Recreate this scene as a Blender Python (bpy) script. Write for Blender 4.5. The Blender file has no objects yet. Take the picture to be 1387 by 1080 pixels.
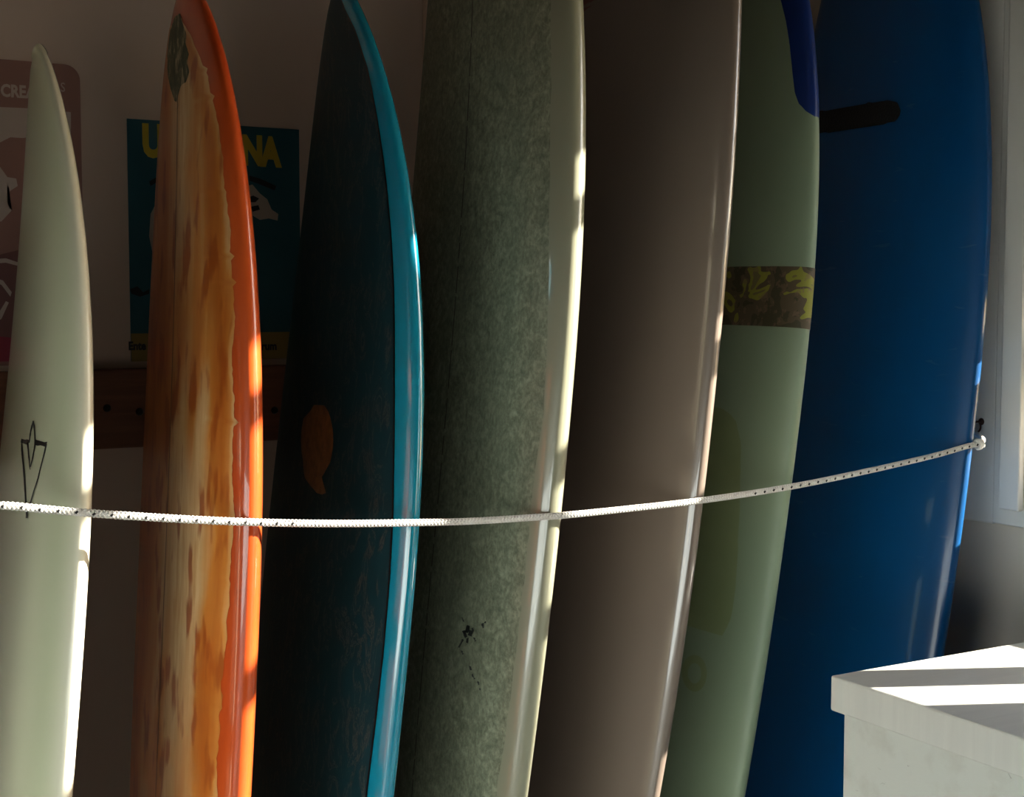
import bpy, bmesh, math, random
import numpy as np
from mathutils import Vector, Matrix

random.seed(7)
S = bpy.context.scene
COL = S.collection

# ------------------------------------------------------------------ camera
FPX = 1926.0                               # 50 mm on a 36 mm sensor, 1387 px wide
TILT = math.atan(130 / FPX)
YAW = math.radians(30)
CAMH = 1.5
cam_d = bpy.data.cameras.new('camera')
cam_d.sensor_width = 36.0
cam_d.lens = FPX * 36.0 / 1387.0
cam_d.clip_start = 0.05
cam = bpy.data.objects.new('camera', cam_d)
COL.objects.link(cam)
cam.location = (0, 0, CAMH)
cam.rotation_euler = (math.radians(90) - TILT, 0, -YAW)
S.camera = cam

# ------------------------------------------------------------------ light
SUN_EL = 26.0
SUN_AZ = -25.0        # where the sun stands, degrees from +X toward +Y
world = bpy.data.worlds.new('world')
S.world = world
world.use_nodes = True
wn = world.node_tree.nodes
wl = world.node_tree.links
wn.clear()
sky = wn.new('ShaderNodeTexSky')
sky.sky_type = 'NISHITA'
sky.sun_disc = False
sky.sun_elevation = math.radians(SUN_EL)
sky.sun_rotation = math.radians(90 - SUN_AZ)
bg = wn.new('ShaderNodeBackground')
bg.inputs['Strength'].default_value = 0.5
wo = wn.new('ShaderNodeOutputWorld')
wl.new(sky.outputs[0], bg.inputs[0])
wl.new(bg.outputs[0], wo.inputs[0])

sun_d = bpy.data.lights.new('sun', 'SUN')
sun_d.energy = 27.0
sun_d.angle = math.radians(0.6)
sun_d.color = (1.0, 0.92, 0.80)
sun = bpy.data.objects.new('sun', sun_d)
COL.objects.link(sun)
el, az = math.radians(SUN_EL), math.radians(SUN_AZ)
to_sun = Vector((math.cos(el) * math.cos(az), math.cos(el) * math.sin(az), math.sin(el)))
sun.rotation_euler = to_sun.to_track_quat('Z', 'Y').to_euler()
sun.location = (6, -3, 5)

vs = S.view_settings
vs.view_transform = 'Standard'
vs.look = 'None'
vs.gamma = 1.0
vs.use_curve_mapping = False
vs.exposure = 0.42

# ------------------------------------------------------------------ pixel maths (photo 1387 x 1080)
ct, st = math.cos(TILT), math.sin(TILT)
CF = np.array([math.sin(YAW) * ct, math.cos(YAW) * ct, -st])
CR = np.array([math.cos(YAW), -math.sin(YAW), 0.0])
CU = np.cross(CR, CF)
CC = np.array([0, 0, CAMH])

def proj(P):
    d = np.asarray(P) - CC
    z = d @ CF
    return np.stack([693.5 + FPX * (d @ CR) / z, 540 - FPX * (d @ CU) / z], -1)

def ray(x, y):
    return CF + CR * (x - 693.5) / FPX + CU * (540 - y) / FPX

def onY(x, y, Y):
    r = ray(x, y)
    return CC + r * (Y / r[1])

# ------------------------------------------------------------------ helpers
def link(o, parent=None):
    COL.objects.link(o)
    if parent is not None:
        o.parent = parent
        o.matrix_parent_inverse = Matrix.Translation(-parent.location)
    return o

def mesh_obj(name, verts, faces, mat, parent=None, smooth=False):
    me = bpy.data.meshes.new(name)
    me.from_pydata([tuple(map(float, v)) for v in verts], [], [tuple(map(int, f)) for f in faces])
    me.validate()
    me.update()
    if mat:
        me.materials.append(mat)
    if smooth:
        me.shade_smooth()
    o = bpy.data.objects.new(name, me)
    return link(o, parent)

def bm_obj(name, bm, mat, parent=None, smooth=False):
    bmesh.ops.recalc_face_normals(bm, faces=bm.faces)
    me = bpy.data.meshes.new(name)
    bm.to_mesh(me)
    bm.free()
    if mat:
        me.materials.append(mat)
    if smooth:
        me.shade_smooth()
    o = bpy.data.objects.new(name, me)
    return link(o, parent)

def add_box(bm, x0, x1, y0, y1, z0, z1, bev=0.0, seg=2):
    r = bmesh.ops.create_cube(bm, size=1.0)
    vv = r['verts']
    bmesh.ops.scale(bm, vec=(x1 - x0, y1 - y0, z1 - z0), verts=vv)
    bmesh.ops.translate(bm, vec=((x0 + x1) / 2, (y0 + y1) / 2, (z0 + z1) / 2), verts=vv)
    if bev > 0:
        ee = list({e for v in vv for e in v.link_edges})
        bmesh.ops.bevel(bm, geom=ee, offset=bev, segments=seg, affect='EDGES', profile=0.5)

def box(name, b, mat, parent=None, bev=0.0):
    bm = bmesh.new()
    add_box(bm, *b, bev=bev)
    return bm_obj(name, bm, mat, parent)

def empty(name, loc=(0, 0, 0)):
    o = bpy.data.objects.new(name, None)
    o.location = loc
    o.empty_display_size = 0.05
    COL.objects.link(o)
    return o

def tag(o, label=None, cat=None, group=None, kind=None):
    if label:
        o['label'] = label
    if cat:
        o['category'] = cat
    if group:
        o['group'] = group
    if kind:
        o['kind'] = kind
    return o

def srgb(r, g, b):
    f = lambda c: (c / 255 / 12.92) if c / 255 <= 0.04045 else ((c / 255 + 0.055) / 1.055) ** 2.4
    return (f(r), f(g), f(b), 1.0)

class NT:
    """small node-tree builder"""
    def __init__(self, name):
        self.m = bpy.data.materials.new(name)
        self.m.use_nodes = True
        self.t = self.m.node_tree
        self.t.nodes.clear()
        self.out = self.n('ShaderNodeOutputMaterial')
        self.p = self.n('ShaderNodeBsdfPrincipled')
        self.l(self.p.outputs[0], self.out.inputs[0])
    def n(self, t, **k):
        o = self.t.nodes.new(t)
        for a, v in k.items():
            setattr(o, a, v)
        return o
    def l(self, a, b):
        self.t.links.new(a, b)
    def set(self, **k):
        for a, v in k.items():
            self.p.inputs[a.replace('_', ' ')].default_value = v
        return self
    def coord(self, scale=(1, 1, 1), kind='Object'):
        tc = self.n('ShaderNodeTexCoord')
        mp = self.n('ShaderNodeMapping')
        mp.inputs['Scale'].default_value = scale
        self.l(tc.outputs[kind], mp.inputs[0])
        return mp.outputs[0]
    def noise(self, vec, scale, detail=4.0, rough=0.55, dist=0.0):
        o = self.n('ShaderNodeTexNoise')
        o.inputs['Scale'].default_value = scale
        o.inputs['Detail'].default_value = detail
        o.inputs['Roughness'].default_value = rough
        o.inputs['Distortion'].default_value = dist
        self.l(vec, o.inputs['Vector'])
        return o.outputs[0]
    def voro(self, vec, scale, feature='F1'):
        o = self.n('ShaderNodeTexVoronoi', feature=feature)
        o.inputs['Scale'].default_value = scale
        self.l(vec, o.inputs['Vector'])
        return o
    def ramp(self, fac, stops, interp='LINEAR'):
        o = self.n('ShaderNodeValToRGB')
        e = o.color_ramp.elements
        o.color_ramp.interpolation = interp
        while len(e) < len(stops):
            e.new(0.5)
        for el_, (p, c) in zip(e, stops):
            el_.position = p
            el_.color = c if not isinstance(c, (int, float)) else (c, c, c, 1)
        self.l(fac, o.inputs[0])
        return o.outputs[0]
    def mix(self, fac, a, b, mode='MIX'):
        o = self.n('ShaderNodeMix', data_type='RGBA', blend_type=mode)
        for sock, v in ((o.inputs[0], fac), (o.inputs[6], a), (o.inputs[7], b)):
            if hasattr(v, 'is_linked'):
                self.l(v, sock)
            else:
                sock.default_value = v
        return o.outputs[2]
    def attr(self, name):
        o = self.n('ShaderNodeAttribute', attribute_name=name)
        return o.outputs['Fac']
    def math(self, op, a, b=None, clamp=False):
        o = self.n('ShaderNodeMath', operation=op, use_clamp=clamp)
        for i, v in enumerate((a, b)):
            if v is None:
                continue
            if hasattr(v, 'is_linked'):
                self.l(v, o.inputs[i])
            else:
                o.inputs[i].default_value = v
        return o.outputs[0]
    def color(self, c):
        if hasattr(c, 'is_linked'):
            self.l(c, self.p.inputs['Base Color'])
        else:
            self.p.inputs['Base Color'].default_value = c
        return self
    def rough(self, c):
        if hasattr(c, 'is_linked'):
            self.l(c, self.p.inputs['Roughness'])
        else:
            self.p.inputs['Roughness'].default_value = c
        return self
    def bump(self, h, strength=0.2, dist=0.002):
        b = self.n('ShaderNodeBump')
        b.inputs['Strength'].default_value = strength
        b.inputs['Distance'].default_value = dist
        self.l(h, b.inputs['Height'])
        self.l(b.outputs[0], self.p.inputs['Normal'])
        return self

def plain(name, c, rough=0.5, coat=0.0, metallic=0.0):
    t = NT(name).color(c).rough(rough)
    t.p.inputs['Coat Weight'].default_value = coat
    t.p.inputs['Coat Roughness'].default_value = 0.08
    t.p.inputs['Metallic'].default_value = metallic
    return t.m

# ------------------------------------------------------------------ materials of the room
def wall_mat(name, c1, c2):
    t = NT(name)
    v = t.coord()
    n1 = t.noise(v, 2.5, 5)
    t.color(t.mix(n1, c1, c2)).rough(0.75)
    n2 = t.noise(v, 140, 3)
    t.bump(n2, 0.12, 0.001)
    return t.m

M_WALL = wall_mat('plaster_warm_white', (0.80, 0.64, 0.55, 1), (0.72, 0.57, 0.48, 1))
M_WALLR = wall_mat('plaster_white', (0.62, 0.56, 0.48, 1), (0.54, 0.48, 0.41, 1))
M_WALLD = wall_mat('dark_timber_wall', (0.10, 0.088, 0.075, 1), (0.075, 0.065, 0.055, 1))
M_CEIL = plain('dark_timber_ceiling', (0.07, 0.05, 0.035, 1), 0.7)
M_TRIM = wall_mat('trim_paint_white', (0.72, 0.69, 0.62, 1), (0.64, 0.61, 0.55, 1))

def floor_mat():
    t = NT('floor_boards_pale_oak')
    v = t.coord((1, 12, 1))
    n1 = t.noise(v, 3.0, 6, 0.6, 0.6)
    t.color(t.ramp(n1, [(0.3, (0.085, 0.078, 0.068, 1)), (0.7, (0.13, 0.12, 0.105, 1))])).rough(0.45)
    return t.m
M_FLOOR = floor_mat()

def wood_mat(name, c1, c2, sc=(2, 30, 30), rough=0.5):
    t = NT(name)
    v = t.coord(sc)
    n1 = t.noise(v, 2.0, 6, 0.6, 0.8)
    t.color(t.ramp(n1, [(0.3, c1), (0.72, c2)])).rough(rough)
    t.bump(n1, 0.15, 0.002)
    return t.m
M_RAILWOOD = wood_mat('stained_red_pine', (0.16, 0.055, 0.028, 1), (0.26, 0.10, 0.05, 1))
M_SCREW = plain('dark_screw', (0.02, 0.018, 0.016, 1), 0.4, metallic=0.8)

def glass_mat():
    m = bpy.data.materials.new('window_glass')
    m.use_nodes = True
    t = m.node_tree
    t.nodes.clear()
    o = t.nodes.new('ShaderNodeOutputMaterial')
    mx = t.nodes.new('ShaderNodeMixShader')
    tr = t.nodes.new('ShaderNodeBsdfTransparent')
    gl = t.nodes.new('ShaderNodeBsdfGlossy')
    gl.inputs['Roughness'].default_value = 0.02
    mx.inputs[0].default_value = 0.08
    t.links.new(tr.outputs[0], mx.inputs[1])
    t.links.new(gl.outputs[0], mx.inputs[2])
    t.links.new(mx.outputs[0], o.inputs[0])
    return m
M_GLASS = glass_mat()

# ------------------------------------------------------------------ room shell
XL, XR = -1.4, 2.16
YF, YB = -3.2, 2.50
ZC = 2.95
WT = 0.16      # wall thickness

def struct(o):
    o['kind'] = 'structure'
    return o

# floor of planks
fl = empty('floor', (0, 0, 0))
fl['kind'] = 'structure'
pw = 0.14
k = 0
x = XL
while x < XR - 1e-6:
    x1 = min(x + pw, XR)
    box('plank', (x + 0.001, x1 - 0.001, YF, YB, -0.02, 0.0), M_FLOOR, fl, 0.0)
    x = x1
box('subfloor', (XL - WT, XR + WT, YF - WT, YB + WT, -0.05, -0.02), M_FLOOR, fl)
struct(box('ceiling', (XL - WT, XR + WT, YF - WT, YB + WT, ZC, ZC + 0.1), M_CEIL))
struct(box('wall_back', (XL - WT, XR + WT, YB, YB + WT, -0.02, ZC), M_WALL))
WD = (-3.05, 1.25, 0.05, 1.40)         # unseen low window added in the left wall for fill light
bm = bmesh.new()
add_box(bm, XL - WT, XL, YF, WD[0], -0.02, ZC)
add_box(bm, XL - WT, XL, WD[0], WD[1], WD[3], ZC)
add_box(bm, XL - WT, XL, WD[0], WD[1], -0.02, WD[2])
add_box(bm, XL - WT, XL, WD[1], YB, -0.02, ZC)
struct(bm_obj('wall_left', bm, M_WALLD))
struct(box('wall_front', (XL - WT, XR + WT, YF - WT, YF, -0.02, ZC), M_WALLD))

# right wall with two window openings
W1 = (0.42, 1.79, 1.13, 2.36)       # y0 y1 z0 z1 of the daylight opening
WE = (-1.75, -0.25, 0.0, 2.05)         # unseen glazed door added in the right wall to sunlight the floor
bm = bmesh.new()
def wr(y0, y1, z0, z1):
    add_box(bm, XR, XR + WT, y0, y1, z0, z1)
wr(YF, WE[0], -0.02, ZC)
wr(WE[0], WE[1], WE[3], ZC)
wr(WE[1], W1[0], -0.02, ZC)
wr(W1[0], W1[1], -0.02, W1[2])
wr(W1[0], W1[1], W1[3], ZC)
wr(W1[1], YB, -0.02, ZC)
struct(bm_obj('wall_right', bm, M_WALLR))

def window(name, W, vbars, hbars, casing):
    y0, y1, z0, z1 = W
    w = empty(name, (XR, (y0 + y1) / 2, z0))
    w['kind'] = 'structure'
    xa, xb = XR + 0.02, XR + 0.075
    fr = 0.045
    for b in ((xa, xb, y1 - 0.030, y1, z0, z1), (xa, xb, y0, y0 + fr, z0, z1),
              (xa, xb, y0 + fr, y1 - fr, z0, z0 + fr), (xa, xb, y0 + fr, y1 - fr, z1 - fr, z1)):
        box('sash', b, M_TRIM, w, 0.004)
    for yb, wd in vbars:
        box('muntin', (xa + 0.005, xb - 0.005, yb - wd / 2, yb + wd / 2, z0 + fr, z1 - fr), M_TRIM, w, 0.003)
    for zb, wd in hbars:
        box('muntin', (xa + 0.008, xb - 0.008, y0 + fr, y1 - fr, zb - wd / 2, zb + wd / 2), M_TRIM, w, 0.003)
    ys = [y0 + fr] + [b for b, _ in vbars] + [y1 - fr]
    zs = [z0 + fr] + [b for b, _ in hbars] + [z1 - fr]
    for a, b in zip(ys[:-1], ys[1:]):
        for c, d in zip(zs[:-1], zs[1:]):
            xm = (xa + xb) / 2
            mesh_obj('pane', [(xm, a, c), (xm, b, c), (xm, b, d), (xm, a, d)], [(0, 1, 2, 3)], M_GLASS, w)
    # reveal lining and casing boards on the room side
    for b in casing:
        box('casing', b, M_TRIM, w, 0.003)
    return w

y0, y1, z0, z1 = W1
window('window_1', W1, [(1.133, 0.085)], [(1.66, 0.03), (1.875, 0.035), (2.22, 0.03)], [
    (XR - 0.020, XR, 1.872, 2.02, 1.078, 2.62),            # flat outer board
    (XR - 0.026, XR, 1.790, 1.868, 1.081, 2.50),           # inner jamb board
    (XR - 0.042, XR - 0.026, 1.795, 1.842, 1.113, 2.46),   # raised stop moulding
    (XR - 0.026, XR, 0.34, 0.42, 1.081, 2.50),
    (XR - 0.026, XR, 0.42, 1.79, 2.36, 2.50),
    (XR - 0.026, XR, 0.42, 1.79, 1.081, 1.13),
])
box('sun_block_post', (XR + 0.015, XR + 0.055, 1.415, 1.668, 1.135, 2.355), M_TRIM, bpy.data.objects['window_1'], 0.003)  # unseen wide post added to keep sun off the mint board
for za, zb in ((1.31, 1.66), (1.94, 2.355)):  # added panels limit the sun strip on the taupe board's rail
    box('sun_block_panel', (XR + 0.015, XR + 0.055, 1.285, 1.415, za, zb), M_TRIM, bpy.data.objects['window_1'], 0.003)
box('sun_block_panel', (XR + 0.015, XR + 0.08, 1.668, 1.785, 1.51, 2.355), M_TRIM, bpy.data.objects['window_1'], 0.003)  # unseen panel added to cut off sun on the blue rail higher up
box('muntin', (XR + 0.02, XR + 0.06, 1.668, 1.785, 1.355, 1.445), M_TRIM, bpy.data.objects['window_1'], 0.003)  # bar added to split the sun sliver on the blue rail
box('sun_block_low_panel', (XR + 0.085, XR + 0.11, 0.43, 0.955, 1.135, 1.60), M_TRIM, bpy.data.objects['window_1'], 0.003)  # unseen panel added to shade the near part of the plinth top
def glazed_door(name, W, x_in, sgn):
    d = empty(name, (x_in, (W[0] + W[1]) / 2, W[2]))
    d['kind'] = 'structure'
    ym = (W[0] + W[1]) / 2
    xa, xb = sorted((x_in + sgn * 0.06, x_in + sgn * 0.10))
    for ya, yb in ((W[0], ym), (ym, W[1])):
        for b_ in ((xa, xb, ya, ya + 0.07, W[2], W[3]), (xa, xb, yb - 0.07, yb, W[2], W[3]),
                   (xa, xb, ya + 0.07, yb - 0.07, W[2], W[2] + 0.10), (xa, xb, ya + 0.07, yb - 0.07, W[3] - 0.08, W[3])):
            box('frame', b_, M_TRIM, d, 0.004)
        xm = x_in + sgn * 0.08
        mesh_obj('pane', [(xm, ya + .07, W[2] + .10), (xm, yb - .07, W[2] + .10), (xm, yb - .07, W[3] - .08), (xm, ya + .07, W[3] - .08)], [(0, 1, 2, 3)], M_GLASS, d)
glazed_door('fill_window', WD, XL, -1)
glazed_door('fill_door', WE, XR, 1)
for W, px_, ry in ((W1, XR + WT + 0.02, 90), (WE, XR + WT + 0.02, 90), (WD, XL - WT - 0.02, -90)):
    ld = bpy.data.lights.new('daylight_portal', 'AREA')
    ld.shape = 'RECTANGLE'
    ld.size = W[3] - W[2]
    ld.size_y = W[1] - W[0]
    ld.cycles.is_portal = True
    lo = bpy.data.objects.new('daylight_portal', ld)
    COL.objects.link(lo)
    lo.location = (px_, (W[0] + W[1]) / 2, (W[2] + W[3]) / 2)
    lo.rotation_euler = (0, math.radians(ry), 0)

# ground outside
M_GROUND = plain('dark_paving', (0.10, 0.095, 0.085, 1), 0.9)
gr = empty('ground_outside', (0, 0, -0.1))
gr['kind'] = 'structure'
for b_ in ((XR + WT, 14, -12, 12, -0.15, -0.1), (-14, XL - WT, -45, 12, -0.15, -0.1), (XL - WT, XR + WT, -45, YF - WT, -0.15, -0.1)):
    box('paving', b_, M_GROUND, gr)

# unseen sunlit wall added as a reflector, lighting the room through fill_window
hs = empty('bounce_facade', (-7.2, -4, -0.1))
hs['kind'] = 'structure'
box('bounce_wall', (-7.4, -7.0, -45, 3, -0.1, 8.0), wall_mat('pale_render', (0.74, 0.86, 0.92, 1), (0.71, 0.83, 0.89, 1)), hs)

# vertical casing on the back wall and wooden rail
struct(box('trim_1', (1.243, 1.36, YB - 0.022, YB, 0, ZC), M_WALL, None, 0.004))
wr_ = empty('wooden_wall_rail', (0.6, YB, 1.25))
tag(wr_, 'reddish brown wooden rail fixed along the wall under the posters', 'wall rail')
box('board', (-0.6, 1.235, YB - 0.03, YB, 1.247, 1.385), M_RAILWOOD, wr_, 0.004)
for px, py in ((145, 553), (189, 558), (372, 556)):
    p = onY(px, py, YB - 0.03)
    bm = bmesh.new()
    bmesh.ops.create_cone(bm, cap_ends=True, segments=16, radius1=0.007, radius2=0.005, depth=0.005,
                          matrix=Matrix.Translation((p[0], YB - 0.032, p[2])) @ Matrix.Rotation(math.radians(90), 4, 'X'))
    bm_obj('screw', bm, M_SCREW, wr_)

# ------------------------------------------------------------------ surfboards
PE = 2.35
BP = {
 'pale':   [0.4336, 0.0905, -0.0765, -0.118, 1.9816, 0.0189, -0.0115, 1.8475, 0.5024, 0.0608, 2.025, 0.6814],
 'orange': [0.5539, 0.0401, -0.0513, -0.0413, 1.9924, 0.0018, 0.0344, 1.9381, 0.5234, 0.0822, 2.4849, 0.5148],
 'teal':   [0.8816, 0.089, -0.0782, -0.0861, 1.9974, -0.0013, -0.0094, 1.9818, 0.5217, 0.0716, 2.1698, 0.7081],
 'green':  [1.0634, 0.1098, -0.0304, -0.0345, 1.9988, 0.0083, 0.0069, 2.6198, 0.5433, 0.098, 2.1449, 0.6489],
 'beige':  [1.3288, 0.1172, -0.0256, 0.0049, 2.0112, -0.0016, 0.0052, 2.7114, 0.5678, 0.08, 2.4241, 0.5915],
 'green2': [1.6022, 0.1523, -0.0221, -0.0348, 2.0729, 0.0035, -0.0056, 2.304, 0.5488, 0.079, 2.6519, 0.578],
 'blue':   [2.0327, 0.1337, -0.0349, -0.033, 2.0546, 0.0009, -0.0157, 2.4158, 0.5708, 0.085, 2.5437, 0.5783],
}

class Board:
    def __init__(self, P):
        (self.p0, self.p1, self.p2, self.p3, self.yc, self.pit, dl, self.L, self.W, self.T, self.a, self.b) = P
        self.v = np.array([math.sin(dl), math.cos(dl), 0.0])
        self.n = np.array([-math.cos(dl), math.sin(dl), 0.0])
        self.grid = None
    def ring(self, q):
        q = np.asarray(q, float)
        qm = 0.52
        xn = np.clip((q - qm) / (1 - qm), 0, 1)
        xt = np.clip((qm - q) / qm, 0, 1)
        fw = np.where(q > qm, np.clip(1 - xn ** self.a, 0, 1) ** self.b, 1 - 0.45 * xt ** 2.4)
        ft = np.where(q > qm, 0.22 + 0.78 * np.clip(1 - xn ** 2.6, 0, 1) ** 0.8, 0.35 + 0.65 * np.clip(1 - xt ** 2.6, 0, 1))
        h = self.W / 2 * fw
        t = self.T / 2 * ft * np.clip(fw * 6, 0, 1) ** 0.5
        z = q * self.L
        rc = 0.016                                   # blunt rounded tip
        dz = np.clip(self.L - z, 0, rc)
        cap = np.sqrt(np.clip(rc ** 2 - (rc - dz) ** 2, 0, None))
        h = np.where(self.L - z < rc, np.maximum(h, cap * 0.95), np.maximum(h, rc * 0.95))
        t = np.where(self.L - z < rc, np.maximum(t, cap * 0.55), t)
        zb = 0.75
        zc = np.maximum(z, zb)
        tt = zc - 1.3
        ln = self.p0 + self.p1 * tt + self.p2 * tt ** 2 + self.p3 * tt ** 3
        dn = self.p1 + 2 * self.p2 * tt + 3 * self.p3 * tt ** 2
        ln = ln + dn * (z - zc)
        return z, ln, dn, self.yc + self.pit * (z - 1.3), h, t
    def pts(self, q, th, off=0.0):
        """points for arrays q, th (same shape)"""
        q = np.asarray(q, float)
        th = np.asarray(th, float)
        z, ln, dn, yc, h, t = self.ring(q)
        c, s = np.cos(th), np.sin(th)
        cw = np.sign(c) * np.abs(c) ** (2 / PE)
        sw = np.sign(s) * np.abs(s) ** (2 / PE)
        g = np.sqrt(1 + dn ** 2)
        N = (self.n + np.array([0, 0, 1.0]) * dn[..., None]) / g[..., None]
        cen = -self.n * ln[..., None] + self.v * yc[..., None] + np.array([0, 0, 1.0]) * z[..., None]
        P = cen + self.v * (h * cw)[..., None] + N * (t * sw)[..., None]
        if off:
            # outward section normal of the superellipse
            a = np.sign(c) * np.abs(c) ** (2 - 2 / PE) / np.maximum(h, 1e-3)
            b = np.sign(s) * np.abs(s) ** (2 - 2 / PE) / np.maximum(t, 1e-3)
            l = np.sqrt(a * a + b * b) + 1e-9
            P = P + off * (self.v * (a / l)[..., None] + N * (b / l)[..., None])
        return P
    def locate(self, px, py):
        """photo pixel -> (q, theta) on the side of the board that faces the camera"""
        if self.grid is None:
            zs = np.linspace(0.6 / self.L, 1.0, 700)
            ths = np.radians(np.linspace(2, 215, 427))
            qq, tt = np.meshgrid(zs, ths, indexing='ij')
            P = self.pts(qq, tt)
            X = proj(P)
            # front facing by signed area of the projected cell
            a = X[1:, :-1] - X[:-1, :-1]
            b = X[:-1, 1:] - X[:-1, :-1]
            cr = a[..., 0] * b[..., 1] - a[..., 1] * b[..., 0]
            ref = np.sign(cr[300, 200])
            ok = np.zeros(qq.shape, bool)
            ok[:-1, :-1] = (cr * ref) > 0
            self.grid = (qq, tt, X, ok)
        qq, tt, X, ok = self.grid
        d = (X[..., 0] - px) ** 2 + (X[..., 1] - py) ** 2
        d = np.where(ok, d, 1e12)
        i = np.unravel_index(d.argmin(), d.shape)
        return float(qq[i]), float(tt[i])

def body_mesh(B, name, mat, parent, nq=150, nt=112):
    u = np.linspace(0, 1, nq)
    q = 1 - (1 - u) ** 1.5            # denser toward the nose
    q = np.clip(q, 0, 0.99995)
    th = np.linspace(0, 2 * np.pi, nt + 1)[:-1]
    qq, tt = np.meshgrid(q, th, indexing='ij')
    P = B.pts(qq, tt).reshape(-1, 3)
    V = [tuple(p) for p in P]
    Fc = []
    for i in range(nq - 1):
        for j in range(nt):
            j2 = (j + 1) % nt
            Fc.append((i * nt + j, i * nt + j2, (i + 1) * nt + j2, (i + 1) * nt + j))
    c0 = len(V)
    V.append(tuple(P[:nt].mean(0)))
    V.append(tuple(P[-nt:].mean(0)))
    for j in range(nt):
        j2 = (j + 1) % nt
        Fc.append((c0, j2, j))
        Fc.append((c0 + 1, (nq - 1) * nt + j, (nq - 1) * nt + j2))
    o = mesh_obj(name, V, Fc, mat, parent, True)
    me = o.data
    s_ = np.zeros(len(V))
    w_ = np.zeros(len(V))
    s_[:nq * nt] = np.sin(tt).ravel()
    w_[:nq * nt] = np.cos(tt).ravel()
    for nm, ar in (('deck', s_), ('across', w_)):
        a = me.attributes.new(nm, 'FLOAT', 'POINT')
        a.data.foreach_set('value', ar.astype(np.float32))
    bm = bmesh.new()
    bm.from_mesh(me)
    bmesh.ops.recalc_face_normals(bm, faces=bm.faces)
    bm.to_mesh(me)
    bm.free()
    me.shade_smooth()
    return o

def patch(B, name, rows, mat, parent, nsub=8, off=0.0006, merge=None):
    """sheet on the board: rows = list of ((q, th_a), (q, th_b)); th_a and th_b are its two edges"""
    V, Fc = [], []
    sheets = merge if merge is not None else [rows]
    for rw in sheets:
        base = len(V)
        n = len(rw)
        for (qa, ta), (qb, tb) in rw:
            f = np.linspace(0, 1, nsub + 1)
            P = B.pts(qa + (qb - qa) * f, ta + (tb - ta) * f, off)
            V += [tuple(p) for p in P]
        for i in range(n - 1):
            for j in range(nsub):
                a = base + i * (nsub + 1) + j
                Fc.append((a, a + 1, a + nsub + 2, a + nsub + 1))
    o = mesh_obj(name, V, Fc, mat, parent, True)
    # face outward
    me = o.data
    ac = np.tile(np.linspace(0, 1, nsub + 1), len(V) // (nsub + 1)).astype(np.float32)
    me.attributes.new('across', 'FLOAT', 'POINT').data.foreach_set('value', ac)
    c = np.mean([v for v in V], axis=0)
    cen = B.pts(np.array([rows_mid_q(sheets)]), np.array([math.pi / 2]))[0] + (-B.n) * 0.2
    s = 0
    for p in me.polygons:
        s += (np.array(p.center) - cen) @ np.array(p.normal) * p.area
    if s < 0:
        me.flip_normals()
    return o

def rows_mid_q(sheets):
    return float(np.mean([r[0][0] for rw in sheets for r in rw]))

def resample(pl, n):
    """polyline of (a, b) resampled to n points by arc length of its index"""
    pl = np.array(pl, float)
    d = np.r_[0, np.cumsum(np.hypot(*np.diff(pl, axis=0).T))]
    t = np.linspace(0, d[-1], n)
    return np.stack([np.interp(t, d, pl[:, i]) for i in range(2)], 1)

def px_ribbon(B, A, Bp, n=24):
    A, Bp = resample(A, n), resample(Bp, n)
    return [(B.locate(*a), B.locate(*b)) for a, b in zip(A, Bp)]

def px_stroke(B, pl, w, n=10):
    pl = resample(pl, n)
    d = np.gradient(pl, axis=0)
    nn = np.stack([-d[:, 1], d[:, 0]], 1)
    nn /= np.linalg.norm(nn, axis=1)[:, None] + 1e-9
    return [(B.locate(*a), B.locate(*b)) for a, b in zip(pl + nn * w / 2, pl - nn * w / 2)]

def edge_fn(B, pxs):
    """photo polyline of a paint edge -> function q -> theta"""
    L = [B.locate(*p) for p in pxs]
    L.sort()
    qs = np.array([a for a, _ in L])
    ts = np.array([b for _, b in L])
    return lambda q: float(np.interp(q, qs, ts))

def stringer(B, name, mat, parent, q0, q1, w, theta=math.pi / 2, dashes=None, off=0.0005, n=80):
    sheets = []
    segs = [(q0, q1)] if dashes is None else dashes
    for a, b in segs:
        m = max(2, int(n * (b - a) / (q1 - q0)) + 1)
        rw = []
        for q in np.linspace(a, b, m):
            th = theta(q) if callable(theta) else theta
            # metric half width -> dtheta
            e = 1e-3
            p1 = B.pts(np.array([q]), np.array([th - e]))[0]
            p2 = B.pts(np.array([q]), np.array([th + e]))[0]
            dt = w / 2 / (np.linalg.norm(p2 - p1) / (2 * e) + 1e-9)
            rw.append(((q, th - dt), (q, th + dt)))
        sheets.append(rw)
    return patch(B, name, sheets[0], mat, parent, 1, off, merge=sheets)

def coat(t, rough=0.25, cw=0.7, cr=0.06):
    t.p.inputs['Roughness'].default_value = rough
    t.p.inputs['Coat Weight'].default_value = cw
    t.p.inputs['Coat Roughness'].default_value = cr
    return t

# ---- materials of the boards
def mat_pale():
    t = NT('pale_green_resin')
    v = t.coord((1, 1, 0.35))
    n = t.noise(v, 9, 5)
    dk = t.attr('deck')
    base = t.mix(n, (0.62, 0.65, 0.41, 1), (0.70, 0.72, 0.48, 1))
    rail = (0.74, 0.70, 0.54, 1)
    f = t.ramp(dk, [(0.05, 1.0), (0.62, 0.0)])
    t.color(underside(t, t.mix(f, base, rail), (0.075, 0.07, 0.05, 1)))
    return coat(t, 0.35, 0.5, 0.1).m

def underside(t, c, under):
    """dark bottom colour added to cut sun bounce onto the neighbouring board"""
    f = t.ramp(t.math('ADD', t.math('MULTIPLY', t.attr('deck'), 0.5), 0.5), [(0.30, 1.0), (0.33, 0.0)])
    return t.mix(f, c, under)

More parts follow.
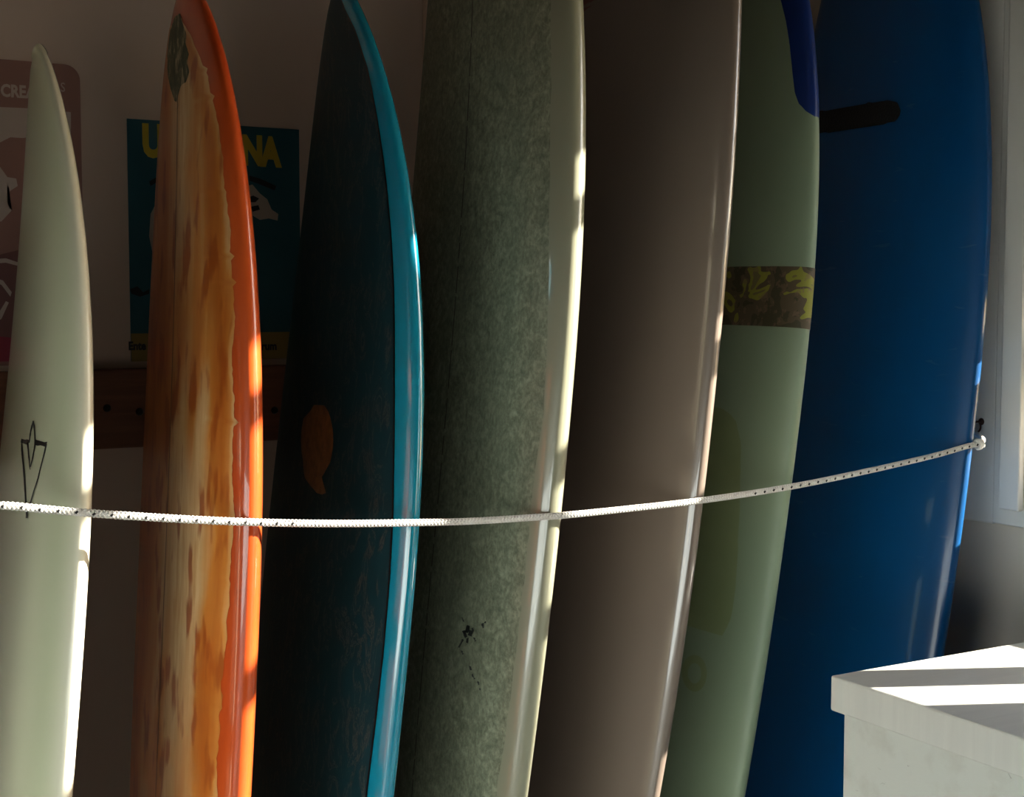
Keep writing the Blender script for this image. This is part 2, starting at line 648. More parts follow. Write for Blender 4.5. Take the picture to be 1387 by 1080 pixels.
def mat_orange():
    t = NT('orange_resin_tint')
    v = t.coord((1, 1, 0.3))
    n = t.noise(v, 7, 6, 0.6)
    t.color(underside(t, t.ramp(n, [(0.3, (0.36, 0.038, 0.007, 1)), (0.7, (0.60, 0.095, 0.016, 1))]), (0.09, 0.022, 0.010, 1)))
    t.p.inputs['Specular IOR Level'].default_value = 0.25
    return coat(t, 0.3, 0.6, 0.03).m

def mat_cream_stained():
    t = NT('stained_cream_deck')
    u = t.attr('across')
    n = t.noise(t.coord((1, 1, 0.22)), 13, 3, 0.5, 0.2)
    fine = t.noise(t.coord((1.3, 1.3, 0.16)), 60, 4, 0.6)
    spot = t.noise(t.coord((1, 1, 0.36)), 30, 2, 0.45)
    big = t.noise(t.coord((0.4, 0.4, 1)), 2.6, 2, 0.5)
    cream = t.ramp(fine, [(0.35, (0.60, 0.33, 0.13, 1)), (0.65, (0.76, 0.54, 0.29, 1))])
    # resin stain soaked in along the paint edge; left of the stringer, stain plus painted-in shade
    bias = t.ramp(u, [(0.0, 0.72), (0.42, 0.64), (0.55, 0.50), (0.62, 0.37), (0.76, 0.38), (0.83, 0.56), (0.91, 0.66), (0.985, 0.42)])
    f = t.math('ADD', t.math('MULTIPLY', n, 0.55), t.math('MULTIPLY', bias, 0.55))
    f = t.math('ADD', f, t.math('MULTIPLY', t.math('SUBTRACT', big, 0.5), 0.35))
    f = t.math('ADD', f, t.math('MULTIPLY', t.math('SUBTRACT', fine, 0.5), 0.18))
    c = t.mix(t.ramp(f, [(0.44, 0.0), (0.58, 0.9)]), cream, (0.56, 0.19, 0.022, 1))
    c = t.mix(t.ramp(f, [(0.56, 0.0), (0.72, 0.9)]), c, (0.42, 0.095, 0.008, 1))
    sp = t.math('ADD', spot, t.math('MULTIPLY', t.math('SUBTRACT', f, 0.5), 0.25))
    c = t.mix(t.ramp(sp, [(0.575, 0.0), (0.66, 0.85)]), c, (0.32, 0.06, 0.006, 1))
    t.color(c)
    t.bump(n, 0.2, 0.002)
    return coat(t, 0.4, 0.4, 0.12).m

def mat_nose_olive():
    t = NT('worn_olive_nose')
    v = t.coord((1, 1, 0.5))
    n = t.noise(v, 55, 6, 0.7)
    t.color(t.ramp(n, [(0.38, (0.05, 0.055, 0.025, 1)), (0.52, (0.10, 0.10, 0.05, 1)), (0.6, (0.34, 0.28, 0.17, 1))])).rough(0.7)
    t.bump(n, 0.4, 0.003)
    return t.m

def mat_teal():
    t = NT('teal_gloss')
    v = t.coord((1, 1, 0.3))
    n = t.noise(v, 6, 4)
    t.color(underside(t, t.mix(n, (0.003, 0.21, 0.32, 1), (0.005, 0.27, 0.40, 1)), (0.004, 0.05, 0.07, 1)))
    return coat(t, 0.22, 1.0, 0.04).m

def mat_teal_deck():
    t = NT('dark_teal_waxed_deck')
    v = t.coord((1, 1, 0.45))
    n = t.noise(v, 30, 8, 0.7, 1.6)
    scr = t.ramp(n, [(0.53, 0.0), (0.56, 1.0), (0.585, 0.0)])
    big = t.noise(t.coord((1, 1, 0.6)), 4, 3)
    base = t.mix(big, (0.005, 0.022, 0.027, 1), (0.007, 0.042, 0.054, 1))
    scr2 = t.math('MULTIPLY', scr, 0.35)
    t.color(t.mix(scr2, base, (0.16, 0.13, 0.09, 1))).rough(0.42)
    t.bump(n, 0.12, 0.001)
    t.p.inputs['Specular IOR Level'].default_value = 0.2
    t.p.inputs['Coat Weight'].default_value = 0.1
    t.p.inputs['Coat Roughness'].default_value = 0.25
    return t.m

def mat_green():
    t = NT('sage_resin')
    v = t.coord((1, 1, 0.4))
    n = t.noise(v, 6, 4)
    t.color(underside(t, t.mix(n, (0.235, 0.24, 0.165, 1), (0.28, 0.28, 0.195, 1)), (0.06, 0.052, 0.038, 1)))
    return coat(t, 0.3, 0.8, 0.07).m

def mat_green_wax():
    t = NT('waxed_sage_deck')
    v = t.coord((1, 1, 0.8))
    n = t.noise(v, 150, 5, 0.7)
    n2 = t.noise(t.coord((1, 1, 0.4)), 11, 5, 0.6)
    n3 = t.noise(t.coord((1, 1, 0.9)), 45, 6, 0.7, 1.0)
    f = t.math('ADD', t.math('MULTIPLY', n, 0.5), t.math('MULTIPLY', n3, 0.5))
    c = t.ramp(f, [(0.36, (0.095, 0.10, 0.064, 1)), (0.5, (0.205, 0.222, 0.146, 1)), (0.64, (0.38, 0.39, 0.27, 1))])
    c2 = t.mix(t.ramp(n2, [(0.35, 0.0), (0.7, 0.5)]), c, (0.15, 0.175, 0.12, 1))
    t.color(c2).rough(0.6)
    t.bump(f, 0.5, 0.002)
    return t.m

def mat_beige():
    t = NT('taupe_gloss')
    v = t.coord((1, 1, 0.3))
    n = t.noise(v, 5, 4)
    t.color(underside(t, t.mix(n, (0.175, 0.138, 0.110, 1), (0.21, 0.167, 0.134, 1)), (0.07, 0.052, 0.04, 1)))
    return coat(t, 0.28, 0.9, 0.05).m

def mat_green2():
    t = NT('mint_foam_skin')
    v = t.coord((1, 1, 0.5))
    n = t.noise(v, 8, 5)
    t.color(t.mix(n, (0.22, 0.29, 0.19, 1), (0.265, 0.345, 0.225, 1))).rough(0.5)
    t.bump(t.noise(t.coord(), 220, 2), 0.08, 0.001)
    return t.m

def mat_camo():
    t = NT('camouflage_tape')
    v = t.coord((1, 1, 1.1))
    n = t.noise(v, 19, 2, 0.5, 0.7)
    n2 = t.noise(t.coord((1.3, 1, 1)), 60, 4, 0.6)
    c = t.ramp(n, [(0.0, (0.055, 0.048, 0.022, 1)), (0.46, (0.10, 0.075, 0.04, 1)), (0.56, (0.25, 0.25, 0.03, 1)), (0.67, (0.16, 0.13, 0.05, 1))], 'CONSTANT')
    t.color(t.mix(t.ramp(n2, [(0.56, 0.0), (0.60, 0.5)]), c, (0.20, 0.12, 0.075, 1))).rough(0.55)
    return t.m

def mat_blue():
    t = NT('deep_blue_foam_skin')
    v = t.coord((1, 1, 0.25))
    n = t.noise(v, 10, 4)
    sc = t.noise(t.coord((1, 0.5, 3)), 26, 3, 0.5, 0.5)
    scr = t.math('MULTIPLY', t.ramp(sc, [(0.68, 0.0), (0.74, 1.0)]), 0.25)
    base = t.mix(n, (0.0008, 0.058, 0.185, 1), (0.001, 0.075, 0.235, 1))
    t.color(t.mix(scr, base, (0.10, 0.17, 0.26, 1)))
    t.p.inputs['Specular IOR Level'].default_value = 0.3
    return coat(t, 0.35, 0.25, 0.1).m

M_PIN = plain('black_pinline', (0.004, 0.005, 0.006, 1), 0.3, 0.5)
M_STR_DARK = plain('dark_stringer', (0.035, 0.022, 0.012, 1), 0.5)
M_STR_BROWN = plain('brown_stringer', (0.12, 0.05, 0.022, 1), 0.45)
M_INK = plain('black_ink', (0.012, 0.014, 0.013, 1), 0.5)

GRP = None
def board(key, label, mat):
    B = Board(BP[key])
    base = B.pts(np.array([0.0]), np.array([math.pi / 2]))[0]
    e = empty('surfboard', (float(base[0]), float(base[1]), 0))
    tag(e, label, 'surfboard', 'surfboards standing in a row behind the rope')
    body_mesh(B, 'hull', mat, e)
    return B, e

rng = np.random.default_rng(3)

# 1. pale green
B, e = board('pale', 'pale green surfboard with a black outlined arrowhead logo, beside the orange-railed board', mat_pale())
S_ = [px_stroke(B, [(29.5, 600), (33, 640), (36, 688)], 1.8),
      px_stroke(B, [(63.5, 602), (53, 645), (40, 686)], 1.8),
      px_stroke(B, [(29, 597), (38.5, 600)], 6.5, 5),
      px_stroke(B, [(48, 599.5), (64, 602.5)], 6.5, 5),
      px_stroke(B, [(45.5, 570), (41.5, 588), (40, 600)], 1.7),
      px_stroke(B, [(45.5, 570), (48, 588), (48.5, 600), (46, 615), (42, 633)], 1.8),
      px_stroke(B, [(38, 600), (39.5, 618), (41.5, 636)], 1.6),
      px_stroke(B, [(37, 686), (37, 702)], 2.6, 5)]
patch(B, 'logo', S_[0], M_INK, e, 1, 0.0006, merge=S_)

# unseen next board of the row, added to shade the pale green one
BP['navy'] = [0.15, 0.05, -0.07, -0.06, 2.03, 0.0, 0.0, 1.98, 0.51, 0.062, 2.1, 0.68]
B, e = board('navy', 'added unseen dark navy surfboard at the end of the row past the pale green board', plain('navy_resin', (0.02, 0.03, 0.05, 1), 0.35, 0.5))
stringer(B, 'stringer', M_STR_BROWN, e, 0.02, 0.98, 0.004)

# 2. orange
B, e = board('orange', 'surfboard with glossy orange rails and a stained cream deck', mat_orange())
ef = edge_fn(B, [(247, 27), (258, 48), (272, 76), (281, 105), (289, 137), (302, 214), (308, 290), (314.6, 406), (316, 513), (316, 590), (313, 660), (313, 738), (309, 835), (301, 932), (294, 1068)])
qs = np.linspace(0.03, B.locate(247, 24)[0], 330)
jag = 0
rows = []
for i, q in enumerate(qs):
    jag = jag * 0.86 + rng.normal() * 0.014
    sp = 0.09 if rng.random() < 0.02 else 0.0
    rows.append(((q, math.radians(12)), (q, ef(q) + jag + sp)))
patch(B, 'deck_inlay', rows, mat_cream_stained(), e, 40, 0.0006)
stringer(B, 'stringer', M_STR_BROWN, e, 0.03, B.locate(240, 130)[0], 0.004, off=0.0011)
NA = [(238, 22), (231, 45), (228, 75), (228, 100), (232, 120), (237, 136)]
NB = [(245, 18), (249, 34), (254, 46), (252, 58), (257, 72), (254, 84), (258, 98), (254, 110), (246, 116), (243, 126), (240, 138)]
patch(B, 'nose_patch', px_ribbon(B, NA, NB, 30), mat_nose_olive(), e, 14, 0.0012)

# 3. teal
B, e = board('teal', 'dark teal surfboard with bright teal rails and a brown oval logo', mat_teal())
ef = edge_fn(B, [(462.5, 0), (481, 40), (497.6, 92), (511, 162), (522, 238), (529, 305), (533, 391), (534, 513), (533, 635), (532, 699), (528, 777), (518, 893), (507, 991), (497, 1072)])
ef3 = ef
qtop = B.locate(462.5, 0)[0]
rows = []
for q in np.linspace(0.02, 0.992, 160):
    th = ef(q)
    if q > qtop:
        th = ef(qtop)
    rows.append(((q, math.radians(14)), (q, th)))
patch(B, 'deck_panel', rows, mat_teal_deck(), e, 40, 0.0005)
stringer(B, 'pinline', M_PIN, e, 0.02, 0.985, 0.0035, theta=lambda q: ef3(min(q, qtop)), off=0.0010, n=120)
OV = [(549, 425.5, 440), (557, 421, 445), (567, 412, 448.5), (582, 409, 451.5), (597, 408.5, 452), (611, 409, 451.5), (626, 411, 448), (640, 412, 441), (647, 414, 437), (656, 419.6, 439.6), (668, 430, 442.6), (670, 435, 437)]
t_ = NT('brown_oval_print')
n_ = t_.noise(t_.coord(), 60, 5, 0.6)
t_.color(t_.ramp(n_, [(0.35, (0.13, 0.050, 0.012, 1)), (0.6, (0.24, 0.10, 0.03, 1))])).rough(0.4)
patch(B, 'logo', [(B.locate(a, y), B.locate(b, y)) for y, a, b in OV], t_.m, e, 8, 0.0010)

# 4. sage green, waxed
B, e = board('green', 'sage green longboard with a mottled waxed deck and a broken dark stringer line', mat_green())
ef = edge_fn(B, [(747, 10), (746, 61), (745, 214), (743, 370), (741, 480), (736, 560), (722, 660), (707, 816), (691, 952), (674, 1068)])
rows = []
for q in np.linspace(0.03, 0.985, 160):
    rows.append(((q, math.radians(14)), (q, ef(q) + rng.normal() * 0.006)))
patch(B, 'wax_layer', rows, mat_green_wax(), e, 40, 0.0005)
ds = []
q = 0.05
while q < 0.97:
    l = random.uniform(0.006, 0.03)
    ds.append((q, min(q + l, 0.975)))
    q += l + random.uniform(0.0015, 0.006)
stringer(B, 'stringer', M_STR_DARK, e, 0.05, 0.975, 0.0032, dashes=ds, off=0.0011, n=200)
sc = []
for dx, dy, l, w in ((634, 852, 9, 5), (638, 858, 8, 6), (630, 860, 10, 4), (641, 853, 5, 3), (655, 848, 6, 2.5), (658, 843, 4, 2), (625, 872, 12, 2.6),
                     (627, 884, 6, 2), (638, 905, 7, 2), (642, 917, 8, 2), (649, 925, 5, 2.2), (651, 934, 4, 2), (634, 868, 6, 3), (628, 840, 7, 1.5), (644, 866, 5, 2)):
    a = random.uniform(0.9, 2.1)
    sc.append(px_stroke(B, [(dx - math.cos(a) * l / 2, dy - math.sin(a) * l / 2), (dx, dy + 0.4), (dx + math.cos(a) * l / 2, dy + math.sin(a) * l / 2)], w, 4))
patch(B, 'scuff_marks', sc[0], M_INK, e, 1, 0.0012, merge=sc)

# 5. taupe
B, e = board('beige', 'plain glossy taupe longboard between the waxed sage board and the mint board', mat_beige())
ef = edge_fn(B, [(796, 12), (812, 7), (836, 0)])
qa, qb = B.locate(796, 12)[0], B.locate(836, 0)[0]
rows = []
for q in np.linspace(qa - 0.006, 0.985, 44):
    th = ef(q) if q <= qb else ef(qb) + math.radians(40) * min(1, (q - qb) / 0.10)
    if q < qa:
        th = ef(qa) - (qa - q) / 0.006 * 0.25
    rows.append(((q, math.radians(10)), (q, th)))
patch(B, 'nose_panel', rows, plain('dark_red_print', (0.16, 0.022, 0.022, 1), 0.3, 0.6), e, 16, 0.0006)

# 6. mint with camouflage band
B, e = board('green2', 'mint green soft board with a camouflage band and a blue painted nose rail', mat_green2())
z1_ = B.locate(1040, 361)[0]
z0_ = B.locate(1040, 443)[0]
rows = [((q, math.radians(16)), (q, math.radians(262))) for q in np.linspace(z0_, z1_, 14)]
patch(B, 'camouflage_band', rows, mat_camo(), e, 60, 0.0007)
ef = edge_fn(B, [(1058, 0), (1065, 30), (1070, 60), (1074, 100), (1077, 125), (1082, 140), (1092, 151), (1101, 157), (1109, 163)])
qa = B.locate(1109, 163)[0]
qb = B.locate(1058, 0)[0]
rows = []
for q in np.r_[np.linspace(qa, qb, 50), np.linspace(qb, 0.992, 30)[1:]]:
    th = ef(q)
    if q > qb:
        th = ef(qb) + (math.radians(88) - ef(qb)) * min(1, (q - qb) / 0.05)
    rows.append(((q, th), (q, math.radians(272))))
t_ = NT('royal_blue_nose_paint')
t_.color((0.002, 0.024, 0.16, 1))
coat(t_, 0.4, 0.3, 0.2)
patch(B, 'nose_paint', rows, t_.m, e, 24, 0.0007)
t_ = NT('faded_yellow_print')
n_ = t_.noise(t_.coord(), 14, 4)
t_.color(t_.mix(n_, (0.205, 0.255, 0.115, 1), (0.24, 0.30, 0.15, 1))).rough(0.5)
YA = [(965, 550), (986, 556), (998, 572), (1004, 600), (1003, 660), (1000, 740), (996, 800), (990, 840), (978, 862)]
YB_ = [(958, 550), (952, 556), (946, 572), (940, 600), (935, 660), (925, 740), (915, 800), (910, 840), (906, 862)]
YR = px_ribbon(B, YA, YB_, 26)
YR = [((a[0], a[1]), (a[0], math.radians(48))) for a, b in YR]
ring_ = []
cy = B.locate(941, 912)
for k_ in range(25):
    a = 2 * math.pi * k_ / 24
    ring_.append(((cy[0] + math.sin(a) * 0.0135, cy[1] + math.cos(a) * 0.14), (cy[0] + math.sin(a) * 0.0075, cy[1] + math.cos(a) * 0.075)))
patch(B, 'print', YR, t_.m, e, 10, 0.0006, merge=[YR])
patch(B, 'print', ring_, t_.m, e, 10, 0.0006, merge=[ring_])

# 7. deep blue
B, e = board('blue', 'deep blue soft board with a black strip across its deck, beside the window casing', mat_blue())
SA = [(1085, 156), (1112, 151), (1150, 145), (1180, 139), (1205, 136), (1215, 138), (1219, 143), (1221, 149)]
SB = [(1085, 186), (1112, 181), (1150, 177), (1180, 172), (1205, 167), (1215, 164), (1219, 158), (1221, 152)]
rt = px_ribbon(B, SA, SB, 30)
(q0, t0), (q1, t1) = rt[0]
rt = [((q0 - 0.004, t0 - 0.5), (q1 - 0.004, t1 - 0.5))] + rt
t_ = NT('black_foam_strip')
t_.color((0.010, 0.008, 0.009, 1)).rough(0.8)
t_.bump(t_.voro(t_.coord(), 220).outputs[0], 0.6, 0.002)
patch(B, 'grip_strip', rt, t_.m, e, 6, 0.003)

# ------------------------------------------------------------------ rope
def catmull(P, n):
    P = np.array(P, float)
    d = np.r_[0, np.cumsum(np.linalg.norm(np.diff(P, axis=0), axis=1))]
    t = np.linspace(0, d[-1], n)
    k_ = np.clip(np.searchsorted(d, t, 'right') - 1, 0, len(P) - 2)
    out = []
    for tt_, i in zip(t, k_):
        p0 = P[max(i - 1, 0)]; p1 = P[i]; p2 = P[i + 1]; p3 = P[min(i + 2, len(P) - 1)]
        h = d[i + 1] - d[i]
        u = (tt_ - d[i]) / h
        m1 = (p2 - p0) / (d[i + 1] - d[max(i - 1, 0)]) * h
        m2 = (p3 - p1) / (d[min(i + 2, len(P) - 1)] - d[i]) * h
        out.append((2*u**3-3*u*u+1)*p1 + (u**3-2*u*u+u)*m1 + (-2*u**3+3*u*u)*p2 + (u**3-u*u)*m2)
    return np.array(out), t

RP = [(0, 685), (60, 690), (125, 695.5), (240, 703), (355, 708), (460, 709.5), (573, 708), (640, 706), (700, 702.5), (760, 698.5), (850, 689.5), (950, 678), (1073, 659), (1180, 637), (1270, 616), (1312, 604)]
def rope_y(px):
    return float(np.interp(px, [0, 355, 760, 950, 1312], [1.706, 1.706, 1.711, 1.714, 1.789]))
pts = [onY(px, py, rope_y(px)) for px, py in RP]
left = pts[0]
pts = [np.array([XL + 0.012, 1.70, left[2] + 0.16]), np.array([-0.8, 1.704, left[2] + 0.10]), np.array([-0.25, 1.71, left[2] + 0.045])] + pts
last = pts[-1]
HOOK = np.array([XR - 0.043, 1.905, 1.256])
pts += [np.array([2.008, 1.791, last[2] + 0.002]), np.array([2.044, 1.816, last[2] + 0.006]), HOOK + np.array([-0.004, -0.006, -0.002])]
C_, tt_ = catmull(pts, 5200)
T_ = np.gradient(C_, axis=0)
T_ /= np.linalg.norm(T_, axis=1)[:, None]
up = np.array([0, 0, 1.0])
N1 = np.cross(T_, up); N1 /= np.linalg.norm(N1, axis=1)[:, None]
N2 = np.cross(N1, T_)

def tube(path_pts, r, sides=6):
    n = len(path_pts)
    T2 = np.gradient(path_pts, axis=0)
    T2 /= np.linalg.norm(T2, axis=1)[:, None] + 1e-12
    a1 = np.cross(T2, np.array([0.2, 0.3, 0.93])); a1 /= np.linalg.norm(a1, axis=1)[:, None]
    a2 = np.cross(a1, T2)
    V, Fc = [], []
    for i in range(n):
        for j in range(sides):
            a = 2 * math.pi * j / sides
            V.append(path_pts[i] + r * (math.cos(a) * a1[i] + math.sin(a) * a2[i]))
    for i in range(n - 1):
        for j in range(sides):
            j2 = (j + 1) % sides
            Fc.append((i*sides+j, i*sides+j2, (i+1)*sides+j2, (i+1)*sides+j))
    Fc.append(tuple(range(sides))[::-1])
    Fc.append(tuple((n-1)*sides + j for j in range(sides)))
    return V, Fc

def join(parts):
    V, Fc = [], []
    for v, f in parts:
        b = len(V)
        V += list(v)
        Fc += [tuple(i + b for i in ff) for ff in f]
    return V, Fc

RR = 0.0041
t_ = NT('white_braided_cord')
t_.color((0.74, 0.72, 0.68, 1)).rough(0.7)
M_ROPE = t_.m
M_FLECK = plain('black_cord_fleck', (0.012, 0.012, 0.014, 1), 0.7)
rp = empty('rope', tuple(map(float, C_[0])))
tag(rp, 'white braided rope with black flecks strung across the surfboards', 'rope')
PITCH = 0.021
parts = [tube(C_[::12], RR * 0.9, 8)]
flecks = []
for hand in (1, -1):
    for k_ in range(4):
        ang = hand * 2 * math.pi * tt_ / PITCH + k_ * math.pi / 2
        wob = 1 + 0.10 * np.sin(4 * ang * 1.0 + (0 if hand > 0 else math.pi))
        pp = C_ + (RR * 0.86 * wob)[:, None] * (np.cos(ang)[:, None] * N1 + np.sin(ang)[:, None] * N2)
        parts.append(tube(pp, RR * 0.34, 4))
        if hand > 0 and k_ == 0:
            ph = (ang / (2 * math.pi)) % 1.0
            on = (ph > 0.925) | (ph < 0.055)
            idx = np.where(on)[0]
            pf = C_ + (RR * 1.10) * (np.cos(ang)[:, None] * N1 + np.sin(ang)[:, None] * N2)
            run = []
            for i in idx:
                if run and i != run[-1] + 1:
                    xr_ = C_[run[0]][0]
                    if len(run) > 2 and (xr_ < 0.66 or xr_ > 1.42):
                        flecks.append(tube(pf[run], RR * 0.36, 5))
                    run = []
                run.append(i)
V, Fc = join(parts)
mesh_obj('braid', V, Fc, M_ROPE, rp, True)
V, Fc = join(flecks)
tag(mesh_obj('tracer_yarn', V, Fc, M_FLECK, rp, True), kind='stuff')

# a knot where the rope turns round the last board
kc = np.array([2.004, 1.7905, last[2] + 0.001])
kt = np.linspace(0, 2 * math.pi * 2.6, 60)
kp = np.stack([kc[0] - 0.005 + 0.011 * kt / kt[-1], kc[1] + 0.0062 * np.cos(kt) - 0.001, kc[2] + 0.0068 * np.sin(kt)], 1)
V, Fc = tube(kp, 0.0034, 8)
mesh_obj('knot', V, Fc, M_ROPE, rp, True)

# screw hooks holding the rope
def hook(loc, d, label):
    h = empty('screw_hook', loc)
    tag(h, label, 'hook')
    M_H = plain('rusty_hook_steel', (0.10, 0.045, 0.03, 1), 0.55, metallic=0.6)
    a = np.array(loc)
    d = np.array(d, float)
    shank = [a - d * 0.0, a + d * 0.012]
    arc = []
    for k__ in range(25):
        th = math.radians(90 - 300 * k__ / 24)
        arc.append(a + d * (0.012 + 0.010) + d * (-0.010 * math.sin(th + 0)) * 0 + d * (0.010 * math.cos(th)) * -1 * 0 + np.array([0, 0, 0.010 * math.sin(th) - 0.010]) + d * (0.010 * math.cos(th) - 0.010))
    path = np.array([a, a + d * 0.006] + arc)
    v, f = tube(path, 0.0018, 8)
    mesh_obj('wire', v, f, M_H, h, True)
    bm_ = bmesh.new()
    zq = Vector(d).to_track_quat('Z', 'Y').to_matrix().to_4x4()
    bmesh.ops.create_cone(bm_, cap_ends=True, segments=20, radius1=0.007, radius2=0.006, depth=0.002, matrix=Matrix.Translation(a + d * 0.001) @ zq)
    bm_obj('washer', bm_, M_H, h)
    return h
hook((XR - 0.020, 1.905, 1.272), (-1, 0, 0), 'rusty screw hook in the window casing that holds the rope')

# ------------------------------------------------------------------ posters
def blob(name, pl, Y, mat, parent, thick=0.0008):
    """flat printed shape from photo points lying on the wall plane"""
    P = [onY(px, py, Y) for px, py in pl]
    V = [tuple(p) for p in P]
    bm_ = bmesh.new()
    vs_ = [bm_.verts.new((p[0], Y, p[2])) for p in V]
    f = bm_.faces.new(vs_)
    bmesh.ops.triangulate(bm_, faces=[f])
    for f in bm_.faces:
        if f.normal.y > 0:
            f.normal_flip()
    me = bpy.data.meshes.new(name)
    bm_.to_mesh(me)
    bm_.free()
    me.materials.append(mat)
    return link(bpy.data.objects.new(name, me), parent)

def lettering(name, s, size, x, z, Y, mat, parent, bold=0.0, sx=1.0):
    cu = bpy.data.curves.new('tmp_text', 'FONT')
    cu.body = s
    cu.size = size
    cu.offset = bold
    cu.resolution_u = 3
    ob = bpy.data.objects.new('tmp_text', cu)
    COL.objects.link(ob)
    dg = bpy.context.evaluated_depsgraph_get()
    dg.update()
    me = bpy.data.meshes.new_from_object(ob.evaluated_get(dg))
    bpy.data.objects.remove(ob)
    me.name = name
    me.transform(Matrix.Translation((x, Y, z)) @ Matrix.Rotation(math.radians(90), 4, 'X') @ Matrix.Scale(sx, 4, (1, 0, 0)))
    me.materials.clear()
    me.materials.append(mat)
    return link(bpy.data.objects.new(name, me), parent)

# 1. rounded pinkish sign
YP = YB - 0.004
sg = empty('wall_sign', (0.37, YB, 1.40))
tag(sg, 'dusty pink rounded wall sign with white shapes behind the pale green surfboard', 'sign')
tr = onY(108, 92, YP)
bz = onY(30, 495, YP)[2]
x0, x1, z0, z1 = tr[0] - 0.46, tr[0], bz, tr[2] + 0.004
bm = bmesh.new()
rr = 0.026
ol = []
for cx, cz, a0 in ((x1 - rr, z1 - rr, 0), (x0 + rr, z1 - rr, 90), (x0 + rr, z0 + rr, 180), (x1 - rr, z0 + rr, 270)):
    for k_ in range(9):
        a = math.radians(a0 + 90 * k_ / 8)
        ol.append((cx + rr * math.cos(a), cz + rr * math.sin(a)))
f = bm.faces.new([bm.verts.new((px, YP, pz)) for px, pz in ol])
r_ = bmesh.ops.extrude_face_region(bm, geom=[f])
bmesh.ops.translate(bm, vec=(0, 0.0035, 0), verts=[v for v in r_['geom'] if isinstance(v, bmesh.types.BMVert)])
t_ = NT('dusty_pink_sign')
n_ = t_.noise(t_.coord(), 7, 4)
t_.color(t_.mix(n_, (0.33, 0.175, 0.15, 1), (0.40, 0.21, 0.18, 1))).rough(0.5)
bm_obj('plate', bm, t_.m, sg)
M_SW = plain('sign_white', (0.62, 0.52, 0.48, 1), 0.6)
M_SD = plain('sign_dark_rose', (0.22, 0.10, 0.095, 1), 0.6)
M_SR = plain('sign_crimson', (0.34, 0.035, 0.07, 1), 0.5)
Y1, Y2 = YP - 0.0006, YP - 0.0012
blob('print', [(-240, 150), (0, 145), (45, 147), (96, 152), (96, 190), (60, 184), (30, 187), (14, 186), (0, 193), (-30, 190), (-240, 200)], Y1, M_SW, sg)
blob('print', [(-120, 215), (0, 226), (10, 240), (22, 242), (24, 252), (12, 260), (10, 278), (16, 285), (2, 300), (-20, 302), (-120, 290)], Y1, M_SW, sg)
blob('print', [(-240, 330), (0, 345), (40, 335), (96, 345), (96, 470), (40, 466), (-240, 475)], Y1, M_SD, sg)
blob('print', [(-240, 462), (0, 456), (60, 462), (98, 462), (98, 488), (0, 490), (-240, 488)], Y2, M_SR, sg)
blob('print', [(-20, 352), (8, 350), (26, 356), (27, 361), (8, 356), (-20, 358)], Y2, M_SW, sg)
blob('print', [(-20, 372), (4, 380), (16, 396), (14, 402), (2, 386), (-20, 378)], Y2, M_SW, sg)
blob('print', [(-20, 440), (-4, 428), (8, 408), (12, 410), (2, 432), (-20, 447)], Y2, M_SW, sg)
p = onY(1, 130, Y2)
lettering('lettering', 'CREAT', 0.028, p[0], p[2], Y2, M_SW, sg, 0.0011, 0.80)
p = onY(82, 124, Y2)
lettering('lettering', 'S', 0.022, p[0], p[2], Y2, M_SW, sg, 0.0002, 0.80)

# 2. teal poster
po = empty('poster', (0.83, YB, 1.39))
tag(po, 'dark teal poster with yellow capitals behind the orange-railed surfboard', 'poster')
a = onY(172, 158, YB - 0.003)
b = onY(405, 178, YB - 0.003)
zt = (a[2] + b[2]) / 2
zb_ = onY(172, 490, YB - 0.003)[2]
t_ = NT('teal_poster_print')
n_ = t_.noise(t_.coord(), 10, 5)
t_.color(t_.mix(n_, (0.012, 0.10, 0.145, 1), (0.022, 0.135, 0.185, 1))).rough(0.45)
box('sheet', (a[0], b[0], YB - 0.003, YB, zb_, zt), t_.m, po)
M_YEL = plain('poster_yellow', (0.62, 0.47, 0.035, 1), 0.5)
M_PW = plain('poster_white', (0.50, 0.44, 0.38, 1), 0.5)
M_PB = plain('poster_black', (0.012, 0.014, 0.018, 1), 0.5)
Y1, Y2 = YB - 0.0036, YB - 0.0042
zy = onY(172, 452, Y1)[2]
bm = bmesh.new()
f = bm.faces.new([bm.verts.new(q_) for q_ in ((a[0], Y1, zb_), (b[0], Y1, zb_), (b[0], Y1, zy), (a[0], Y1, zy))])
bm_obj('yellow_strip', bm, plain('poster_ochre', (0.30, 0.21, 0.05, 1), 0.5), po)
for ch, px, py, sz, sx in (('U', 193, 210, 0.075, 0.72), ('N', 328, 221, 0.070, 0.72), ('A', 355, 223, 0.070, 0.72)):
    p = onY(px, py, Y1)
    lettering('lettering', ch, sz, p[0], p[2], Y1, M_YEL, po, 0.0042, sx)
p = onY(174, 474, Y2)
lettering('lettering', 'Ente', 0.020, p[0], p[2], Y2, M_PB, po, 0.0009, 0.85)
p = onY(354, 474, Y2)
lettering('lettering', 'rum', 0.020, p[0], p[2], Y2, M_PB, po, 0.0009, 0.9)
blob('print', [(335, 252), (342, 250), (352, 262), (362, 270), (368, 284), (377, 290), (376, 299), (364, 296), (352, 298), (342, 292), (332, 296), (325, 270)], Y1, M_PW, po)
blob('print', [(334, 268), (343, 265), (351, 269), (346, 274), (336, 274)], Y2, M_PB, po)
blob('print', [(340, 280), (350, 278), (352, 284), (342, 287)], Y2, M_PB, po)
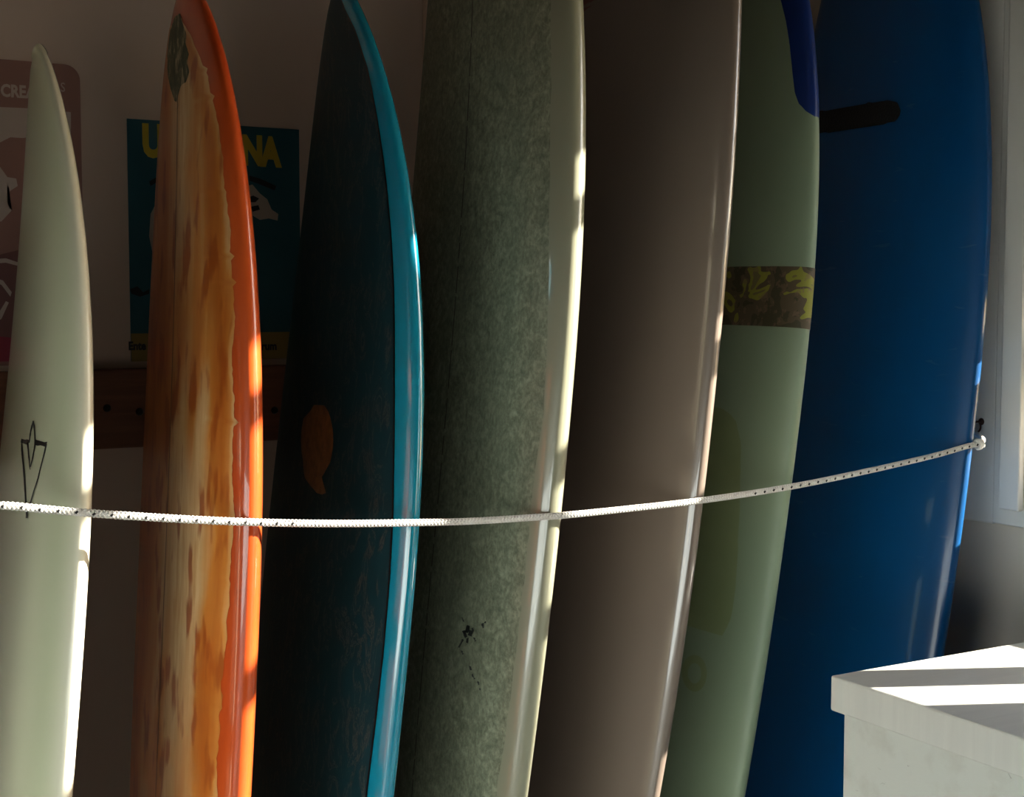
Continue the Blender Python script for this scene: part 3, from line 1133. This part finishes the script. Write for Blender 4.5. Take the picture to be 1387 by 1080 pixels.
blob('print', [(338, 238), (352, 242), (374, 252), (372, 258), (350, 249), (338, 245)], Y1, M_PB, po)
blob('print', [(204, 290), (214, 270), (222, 300), (220, 345), (206, 340), (202, 320)], Y1, M_PW, po)
blob('print', [(202, 246), (212, 240), (214, 246), (204, 252)], Y1, M_PB, po)
blob('print', [(176, 392), (186, 388), (194, 396), (202, 392), (202, 398), (190, 402), (178, 398)], Y1, M_PB, po)

# ------------------------------------------------------------------ white plinth
def painted_mat():
    t = NT('chipped_white_paint')
    v = t.coord()
    n = t.noise(v, 3, 4)
    base = t.mix(n, (0.56, 0.60, 0.56, 1), (0.64, 0.67, 0.62, 1))
    v2 = t.coord((1, 1, 2.2))
    n2 = t.noise(v2, 38, 4, 0.6, 0.6)
    chip = t.ramp(n2, [(0.70, 0.0), (0.76, 0.8)])
    n3 = t.noise(t.coord((1, 1, 1)), 14, 5, 0.6)
    smear = t.ramp(n3, [(0.52, 0.0), (0.72, 0.35)])
    c = t.mix(smear, base, (0.40, 0.39, 0.34, 1))
    t.color(t.mix(chip, c, (0.16, 0.16, 0.14, 1))).rough(0.55)
    t.bump(n2, 0.15, 0.002)
    return t.m
def lid_mat():
    t = NT('white_painted_grain')
    v = t.coord((1, 14, 1))
    n = t.noise(v, 3.5, 5, 0.6, 0.4)
    t.color(t.ramp(n, [(0.3, (0.60, 0.62, 0.58, 1)), (0.7, (0.66, 0.68, 0.635, 1))])).rough(0.5)
    t.bump(n, 0.1, 0.002)
    return t.m
M_PAINT = painted_mat()
bx0, by1, bz1 = 1.4167, 1.5289, 0.96
BX1, BY0 = XR - 0.045, 0.78
pl = empty('display_plinth', ((bx0 + BX1) / 2, (by1 + BY0) / 2, 0))
tag(pl, 'white painted wooden plinth with a thick overhanging top, in front of the blue surfboard', 'plinth')
box('top', (bx0, BX1, BY0, by1, 0.908, bz1), lid_mat(), pl, 0.003)
ov = 0.014
box('body', (bx0 + ov, BX1 - ov, BY0 + ov, by1 - ov, 0.0, 0.908), M_PAINT, pl, 0.002)
